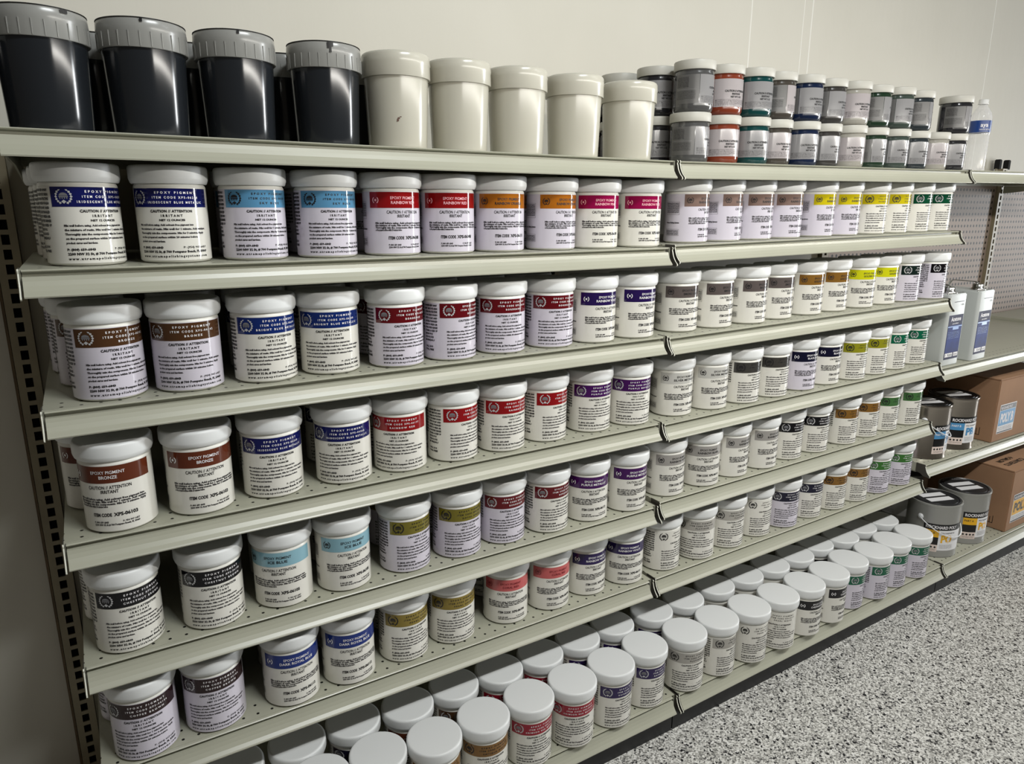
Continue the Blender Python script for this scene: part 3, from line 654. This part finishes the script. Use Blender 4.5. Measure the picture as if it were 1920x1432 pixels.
def small_label(pale):
    if pale not in _sl:
        sh = Sheet(); mm = m_slp if pale else m_sl
        sh.rect(0, 0.0175, 0.100, 0.0790, mm, 0, 26)
        sh.rect(-0.060, 0.0175, -0.001, 0.0790, m_slg, 0, 18)
        sh.text('CAUTION // ATTENTION', 0.054, 0.0500, 0.0042, INK, 'C', 0.05, width=0.058)
        sh.text('IRRITANT', 0.054, 0.0436, 0.0038, INK, 'C', 0.05, width=0.024)
        sh.text('NET WT 2 OZ', 0.054, 0.0372, 0.0038, INK, 'C', 0.05, width=0.030)
        for i in range(5): sh.text(PARA[i], 0.004, 0.0310-0.0026*i, 0.0016, INKG, 'L', 0.01, width=0.090 if i < 4 else 0.05, res=1)
        sh.rect(0.004, 0.0335, 0.098, 0.0338, INKG, 1)
        for i in range(7): sh.text(COLT[i], -0.055, 0.0720-0.0032*i, 0.0021, INKG, 'L', 0.01, width=0.030, res=1)
        sh.rect(-0.055, 0.0480, -0.008, 0.0485, mm, 1)
        for i in range(6): sh.text(PARA[i % 5], -0.055, 0.0430-0.0030*i, 0.0018, INKG, 'L', 0.01, width=0.046, res=1)
        b = MB(); sh.wrap(b, 0.0447); _sl[pale] = b.mesh('label')
    return _sl[pale]
def small_jar(x, y, z, c, az, label):
    t = empty('small_pigment_jar', (x, y, z)); t.rotation_euler = (Matrix.Rotation(-math.atan(SH), 3, 'Y') @ Matrix.Rotation(R(az), 3, 'Z')).to_euler()
    put('jar_body', small_body(c), t); put('lid', ME_SLID, t); put('label', small_label(c in ('rust', 'brown grey', 'off white')), t)
    return tag(t, label, 'jar', 'small pigment jars stacked on the top shelf')
LOX = [1.334, 1.444, 1.541, 1.636, 1.735, 1.838, 1.938, 2.053, 2.150, 2.266, 2.362, 2.478]
LOC = ['grey', 'rust', 'teal', 'brown grey', 'navy', 'slate', 'off white', 'dark green', 'grey green', 'blue grey', 'off white', 'charcoal']
UPX = [1.339, 1.445, 1.541, 1.637, 1.735, 1.842, 1.938, 2.050, 2.147, 2.262, None, 2.480]
AZL = [-118, -172, -178, -160, -172, -148, -178, -138, -160, -155, -165, -158]
AZU = [-118, -165, -168, -108, -158, -140, -168, -112, -150, -98, 0, -112]
for i in range(12):
    c = LOC[i]; yj = 0.09+(0.004 if i % 2 else -0.004)
    nxt = '' if c not in ('off white',) else (' between dark jars' if i == 6 else ' beside the charcoal one')
    z = shelf_z(0, LOX[i])+(0.0014 if i == 11 else 0.0004)
    small_jar(LOX[i], yj, z, c, AZL[i], 'small %s powder jar%s, lower layer on top shelf' % (c, nxt))
    if UPX[i]:
        small_jar(UPX[i], yj, shelf_z(0, UPX[i])+HS+(0.0018 if i == 11 else 0.0008), 'navy' if i == 4 else c, AZU[i], 'small %s powder jar, upper layer on top shelf' % c)
for i, (x, y, c) in enumerate(((1.318, 0.190, 'charcoal'), (1.300, 0.305, 'charcoal'), (1.290, 0.405, 'charcoal'), (2.40, 0.195, 'charcoal'))):
    z = shelf_z(0, x)+0.0004
    w_ = ['behind the grey powder stack', 'third row back behind the white tub', 'farthest back by the wall', 'behind the blue grey and charcoal stacks'][i]
    small_jar(x, y, z, c, -175, 'small charcoal jar, lower of stack %s' % w_)
    small_jar(x, y, z+HS+0.0004, c, -165, 'small charcoal jar, upper of stack %s' % w_)

# ---------------------------------------------------------------- water bottle
def clear_plastic():
    m = bpy.data.materials.new('clear_bottle_plastic'); m.use_nodes = True; nt = m.node_tree
    for n in list(nt.nodes): nt.nodes.remove(n)
    out = nt.nodes.new('ShaderNodeOutputMaterial'); tr = nt.nodes.new('ShaderNodeBsdfTransparent'); gl = nt.nodes.new('ShaderNodeBsdfPrincipled')
    gl.inputs['Base Color'].default_value = (0.85, 0.85, 0.86, 1); gl.inputs['Roughness'].default_value = 0.1
    mx = nt.nodes.new('ShaderNodeMixShader'); fr = nt.nodes.new('ShaderNodeLayerWeight'); fr.inputs[0].default_value = 0.35
    mr = nt.nodes.new('ShaderNodeMapRange'); mr.inputs['To Min'].default_value = 0.22; mr.inputs['To Max'].default_value = 0.85
    nt.links.new(fr.outputs['Facing'], mr.inputs['Value']); nt.links.new(mr.outputs[0], mx.inputs[0])
    nt.links.new(tr.outputs[0], mx.inputs[1]); nt.links.new(gl.outputs[0], mx.inputs[2]); nt.links.new(mx.outputs[0], out.inputs[0])
    return m
m_clear = clear_plastic()
bx, by = 2.775, 0.160
t = empty('water_bottle', (bx, by, ZB[0]+SH*(bx-2*W)+0.0004))
pr = [(0, 0.004), (0.022, 0.002), (0.029, 0.0), (0.0325, 0.006)]
for i in range(9):
    z = 0.014+i*0.0125; pr += [(0.0330, z), (0.0312, z+0.005)]
pr += [(0.0330, 0.132), (0.0328, 0.176), (0.0325, 0.180), (0.029, 0.196), (0.020, 0.212), (0.0135, 0.220), (0.0125, 0.226), (0.0125, 0.232)]
mb = MB(); mb.lathe(pr, m_clear, 40); mb.build('bottle', t)
mb = MB(); mb.lathe([(0.0155, 0.2255), (0.0160, 0.2275), (0.0150, 0.229), (0.0148, 0.240), (0.0135, 0.2415), (0, 0.2415)], mat('bottle_cap_plastic', (226, 226, 224), 0.35), 32); mb.build('cap', t)
sh = Sheet(); sh.rect(-0.05, 0.134, 0.150, 0.172, mat('bottle_label_blue', (26, 62, 128), 0.3), 0, 50)
for u in (0.0, 0.075): sh.text('aya', u+0.008, 0.151, 0.013, INKW, 'L', 0.02, lay=2); sh.text('natural spring', u+0.006, 0.141, 0.0042, INKW, 'L', 0.01, lay=2, width=0.034)
mb = MB(); sh.wrap(mb, 0.0331, a0=R(-165)); mb.build('label', t)
tag(t, 'clear water bottle with blue label on the top shelf, right of the small jars', 'bottle')

# ---------------------------------------------------------------- white rectangular cans
m_can = mat('white_tinplate', (190, 194, 192), 0.4, metal=0.1)
m_tin = mat('bright_tin', (190, 190, 186), 0.20, metal=1.0)
m_blu = noise_vary(mat('can_label_blue', (14, 38, 104), 0.6), 30, 0.3)
m_nvy = mat('can_label_navy', (8, 14, 56), 0.6)
def rect_can(x, y, rot, label):
    z = ZB[3]+SH*(x-2*W)+0.0004
    t = empty('metal_can', (x, y, z)); t.rotation_euler = (0, -math.atan(SH), rot)
    wx, wy, h = 0.108, 0.165, 0.238
    me = bpy.data.meshes.new('can_body'); bm = bmesh.new(); bmesh.ops.create_cube(bm, size=1)
    bmesh.ops.scale(bm, vec=(wx, wy, h), verts=bm.verts); bmesh.ops.translate(bm, vec=(wx/2, wy/2, h/2), verts=bm.verts)
    ed = [e for e in bm.edges if abs(e.verts[0].co.z-e.verts[1].co.z) > h*0.5]
    bmesh.ops.bevel(bm, geom=ed, offset=0.010, segments=4, affect='EDGES', profile=0.5)
    ed = [e for e in bm.edges if abs(e.verts[0].co.z-e.verts[1].co.z) < 1e-5 and len(e.link_faces) == 2 and abs(e.link_faces[0].normal.z-e.link_faces[1].normal.z) > 0.5]
    bmesh.ops.bevel(bm, geom=ed, offset=0.0025, segments=2, affect='EDGES')
    bm.to_mesh(me); bm.free(); me.materials.append(m_can); sharp(me, 40); put('can_body', me, t)
    mb = MB(); mb.tube([(0.006, 0.012, h+0.001), (wx-0.006, 0.012, h+0.001)], 0.0018, m_tin); mb.tube([(0.006, wy-0.012, h+0.001), (wx-0.006, wy-0.012, h+0.001)], 0.0018, m_tin); mb.build('top_seam', t)
    mb = MB(); pts = []
    for i in range(13):
        a = PI*i/12; pts.append((wx/2, wy*0.48-0.050*math.cos(a), h+0.002+0.024*min(1, 1.6*math.sin(a))))
    prev = None
    for i, p in enumerate(pts):
        pass
    vs = [(p[0]+s*0.009, p[1], p[2]+d) for p in pts for s in (-1, 1) for d in (0, 0.0016)]
    fs = []
    for i in range(12):
        a = i*4; b = a+4; fs += [(a, a+2, b+2, b), (a+1, b+1, b+3, a+3), (a, b, b+1, a+1), (a+2, a+3, b+3, b+2)]
    mb.add(vs, fs, m_tin, True); mb.build('strap_handle', t)
    mb = MB(); mb.lathe([(0.020, h), (0.020, h+0.006), (0.017, h+0.007), (0.017, h+0.018), (0.015, h+0.020), (0, h+0.020)], m_tin, 32, wx*0.5, 0.034); mb.build('screw_cap', t)
    sh = Sheet(); u0, u1 = 0.012, wx-0.010
    sh.rect(u0, 0.022, u1, 0.170, m_nvy, 0, 1); sh.rect(u0+0.002, 0.044, u1-0.002, 0.136, m_blu, 1, 1)
    sh.text('Acetone', (u0+u1)/2, 0.150, 0.014, INKW, 'C', 0.02, width=0.060); sh.text('pure solvent', (u0+u1)/2, 0.1395, 0.005, INKW, 'C', 0.01)
    sh.rect(u0, 0.130, u1, 0.133, mat('pale_blue_stripe', (150, 176, 220), 0.3), 2, 1); sh.rect(u0+0.030, 0.121, u1-0.020, 0.131, mat('pale_blue_stripe', (0, 0, 0)), 2, 1)
    for i in range(5): sh.text(PARA[i], u0+0.006, 0.112-0.005*i, 0.0026, mat('pale_blue_stripe', (0, 0, 0)), 'L', 0, width=0.070, res=1)
    sh.rect(u0+0.004, 0.030, u0+0.050, 0.043, INKW, 2, 1); sh.rect(u0+0.056, 0.030, u1-0.004, 0.043, INKW, 2, 1)
    for q in range(4): sh.text('!X#&'[q], u0+0.007+0.0108*q, 0.0325, 0.008, INK, 'L', 0.03, lay=3)
    sh.text('GHS', u0+0.058, 0.033, 0.006, INKG, 'L', 0.01, lay=3, width=0.020)
    sh.rect(u0+0.02, 0.212, u1-0.006, 0.214, INKG, 1, 1); sh.text('1 GAL', u1-0.004, 0.200, 0.006, INKG, 'R', 0.01)
    mb = MB(); sh.lay(mb, (0, 0, 0), (1, 0, 0), (0, 0, 1)); l = mb.build('label', t); l['label'] = 'navy and blue printed front label'
    return tag(t, label, 'can', 'white rectangular cans')
rect_can(2.633, 0.004, R(2), 'white rectangular metal can with blue label, the right one of two')
rect_can(2.461, 0.012, R(0), 'white rectangular metal can with blue label, half hidden behind the jars')

# ---------------------------------------------------------------- round paint cans
m_silver = mat('bare_tinplate', (168, 160, 150), 0.22, metal=0.95)
m_greyc = mat('grey_painted_can', (160, 160, 156), 0.32, metal=0.35)
m_blk = mat('black_print', (16, 16, 18), 0.3); m_ylw = mat('yellow_print', (232, 176, 30), 0.3); m_bl2 = mat('blue_print', (78, 142, 190), 0.3)
m_pnk = mat('pale_print', (224, 208, 200), 0.35); m_blid = mat('black_lid_enamel', (22, 22, 24), 0.25, metal=0.3); m_glid = mat('dark_grey_lid', (58, 58, 60), 0.3, metal=0.4)
m_wire = mat('bright_wire', (214, 216, 218), 0.3)
m_stk = mat('white_sticker', (232, 232, 234), 0.4)
def paint_can(x, y, z, silver, az, label, group, stickers=True, bail=True, dim=False):
    t = empty('paint_can', (x, y, z+0.0004)); t.rotation_euler = (0, 0 if silver else -math.atan(SH), 0)
    H = 0.190; r = 0.0815; body = m_silver if silver else m_greyc
    mb = MB(); mb.lathe([(0, 0.003), (r-0.004, 0.003), (r-0.001, 0.0), (r+0.0012, 0.0015), (r+0.0005, 0.004), (r, 0.006), (r, H-0.012), (r+0.001, H-0.008), (r+0.0022, H-0.004), (r+0.0015, H), (r-0.002, H+0.0005), (r-0.004, H-0.003), (0, H-0.003)], body, 72)
    me = mb.mesh('can_body'); sharp(me, 40); put('can_body', me, t)
    mb = MB(); mb.lathe([(r-0.0045, H-0.0028), (r-0.006, H+0.0012), (r-0.0095, H+0.0014), (r-0.011, H-0.0012), (r-0.0135, H-0.0012), (r-0.0145, H+0.0004), (r-0.018, H+0.0004), (r-0.019, H-0.0006), (0, H-0.0006)], m_blid if silver else m_glid, 72)
    me = mb.mesh('lid'); sharp(me, 30); lid = put('lid', me, t)
    if stickers:
        for q in (-1, 1):
            b = MB(); b.box(-0.046, q*0.019-0.013, H-0.0004, 0.046, q*0.019+0.013, H+0.0002, m_stk)
            s_ = b.build('sticker', lid); s_.rotation_euler = (0, 0, R(-20 if not dim else 30))
    sh = Sheet(); acc = m_bl2 if silver else m_ylw
    sh.rect(0, 0.100, 0.160, 0.122, m_blk, 1, 40); sh.text('ROCKHARD POLY', 0.006, 0.1055, 0.0105, INKW, 'L', 0.03, width=0.104, lay=2)
    sh.rect(0.002, 0.074, 0.048, 0.100, acc, 1, 14); sh.rect(0.002, 0.046, 0.048, 0.074, m_blk, 1, 14); sh.rect(0.048, 0.026, 0.160, 0.100, m_stk, 1, 30)
    sh.rect(0.000, 0.020, 0.048, 0.046, m_pnk, 1, 14)
    sh.text('PO' if not silver else 'PB', 0.056, 0.056, 0.026, m_ylw if not silver else m_bl2, 'L', 0.05, lay=2, width=0.038)
    sh.text('POLYASPARTIC', 0.054, 0.088, 0.005, INKG, 'L', 0.02, lay=2, width=0.05)
    for i in range(4): sh.text(PARA[i], 0.006, 0.066-0.005*i, 0.0024, INKG, 'L', 0.01, lay=2, width=0.036, res=1); sh.text(PARA[i], 0.054, 0.046-0.004*i, 0.0022, INKG, 'L', 0.01, lay=2, width=0.046, res=1)
    sh.text('PART B' if silver else 'PART A', 0.006, 0.086, 0.007, INKW if silver else INK, 'L', 0.02, lay=2, width=0.030)
    for q in range(4):
        sh.poly([(0.008+0.011*q+0.0042*math.cos(a*PI/2), 0.037+0.0042*math.sin(a*PI/2)) for a in range(4)], m_blk, 2)
    for i in range(2): sh.text(PARA[i], 0.006, 0.0285-0.004*i, 0.0022, INKG, 'L', 0.01, lay=2, width=0.038, res=1)
    mb = MB(); sh.wrap(mb, r, a0=R(az)); l = mb.build('label', t); l['label'] = ('blue' if silver else 'yellow')+', black and white printed label'
    if bail:
        a = R(-150 if silver else -180); ex, ey = r*math.cos(a), r*math.sin(a)
        mb = MB(); mb.lathe([(0, 0.006), (0.004, 0.006), (0.008, 0.0035), (0.010, 0.0)], m_wire, 20)
        e_ = mb.build('handle_ear', t); e_.location = (ex, ey, H-0.052); e_.rotation_euler = (0, R(90), a)
        mb = MB(); pts = []
        for i in range(33):
            u = i/32; aa = a+(PI*0.98)*u; rr = r+0.005+0.003*math.sin(PI*u)
            pts.append((rr*math.cos(aa), rr*math.sin(aa), H-0.052-0.062*math.sin(PI*u)))
        mb.tube(pts, 0.0018, m_wire); mb.build('wire_handle', t)
    return tag(t, label, 'paint can', group)
g1, g2 = 'shiny paint cans with blue labels', 'grey paint cans with yellow labels'
paint_can(2.5600, 0.0900, ZB[4], True, -125, 'shiny metal paint can with blue label and wire handle, nearer the jars', g1)
paint_can(2.7480, 0.0930, ZB[4], True, -152, 'shiny metal paint can with blue label, beside the upper box', g1, bail=False)
zz = lambda x: ZB[6]+SH*(x-2*W)
paint_can(2.5290, -0.0080, zz(2.5290), False, -170, 'grey paint can with yellow label and wire handle, nearer the jars', g2)
paint_can(2.7170, -0.0110, zz(2.7170), False, -150, 'grey paint can with yellow label, beside the lower box', g2, bail=False)
paint_can(2.700, 0.200, zz(2.700), False, -235, 'dark rear paint can with yellow label in the bottom corner behind the jars', g2, stickers=False, bail=False, dim=True)

# ---------------------------------------------------------------- cardboard boxes
m_card = noise_vary(mat('cardboard', (158, 122, 93), 0.8), 12, 0.07)
m_tape = mat('brown_tape', (150, 106, 70), 0.3)
def carton(x, y, z, L, D_, H, label, col, ptxt, toptext, rot=0):
    t = empty('cardboard_box', (x, y, z+0.0004)); t.rotation_euler = (0, -math.atan(SH) if toptext else 0, rot)
    me = bpy.data.meshes.new('carton'); bm = bmesh.new(); bmesh.ops.create_cube(bm, size=1)
    bmesh.ops.scale(bm, vec=(L, D_, H-0.004), verts=bm.verts); bmesh.ops.translate(bm, vec=(L/2, D_/2, (H-0.004)/2), verts=bm.verts)
    bmesh.ops.bevel(bm, geom=list(bm.edges), offset=0.003, segments=2, affect='EDGES')
    bm.to_mesh(me); bm.free(); me.materials.append(m_card); put('carton', me, t)
    for a, b in ((0.001, D_/2-0.0008), (D_/2+0.0008, D_-0.001)):
        mb = MB(); mb.box(0.001, a, H-0.004, L-0.001, b, H, m_card); mb.build('flap', t)
    mb = MB(); mb.box(0.0, D_/2-0.025, H, L, D_/2+0.025, H+0.0003, m_tape); mb.build('tape', t)
    sh = Sheet()
    u0, v0, u1, v1 = 0.028, 0.030, 0.150, 0.142
    sh.rect(u0, v0, u1, v1, m_stk, 0, 1); sh.rect(u0+0.003, v1-0.022, u1-0.003, v1-0.003, m_blk, 1, 1); sh.text('ROCKHARD POLY', u0+0.008, v1-0.018, 0.010, INKW, 'L', 0.03, width=0.085)
    sh.rect(u0+0.003, v0+0.030, u1-0.003, v1-0.024, col, 1, 1); sh.text(ptxt, (u0+u1)/2, v0+0.042, 0.034, INKW if ptxt != 'POLY' else m_blk, 'C', 0.05, width=0.096)
    for i in range(3): sh.text(PARA[i], u0+0.006, v0+0.022-0.005*i, 0.0028, INKG, 'L', 0.01, width=0.104, res=1)
    sh.rect(u0+0.003, v0+0.002, u1-0.003, v0+0.007, m_blk, 1, 1)
    mb = MB(); sh.lay(mb, (0, 0, 0), (1, 0, 0), (0, 0, 1)); mb.build('label', t)
    sh = Sheet()
    for q in (0.010, 0.034): sh.rect(q, 0.020, q+0.002, 0.050, m_blk, 0, 1)
    sh.rect(0.010, 0.020, 0.036, 0.022, m_blk, 0, 1); sh.rect(0.024, 0.020, 0.026, 0.045, m_blk, 0, 1)
    mb = MB(); sh.lay(mb, (0, 0.080, 0), (0, -1, 0), (0, 0, 1)); mb.build('handling_mark', t)
    if toptext:
        sh = Sheet(); sh.text('4 GALLON', 0.05, 0.060, 0.018, m_blk, 'L', 0.02, width=0.10, flip=True); sh.text('CONTENTS', 0.04, 0.030, 0.018, m_blk, 'L', 0.02, width=0.13, flip=True)
        mb = MB(); sh.lay(mb, (0.0, 0.010, H), (1, 0, 0), (0, 1, 0)); mb.build('stencil_marking', t)
    return tag(t, label, 'box', 'cardboard boxes of paint')
carton(2.884, 0.003, ZB[4], 0.40, 0.36, 0.243, 'brown cardboard box with a blue label on the shelf above the bottom one', m_bl2, 'POLY B', False)
carton(2.872, -0.098, zz(2.872), 0.40, 0.40, 0.240, 'brown cardboard box with a yellow label on the bottom shelf', m_ylw, 'POLY', True)
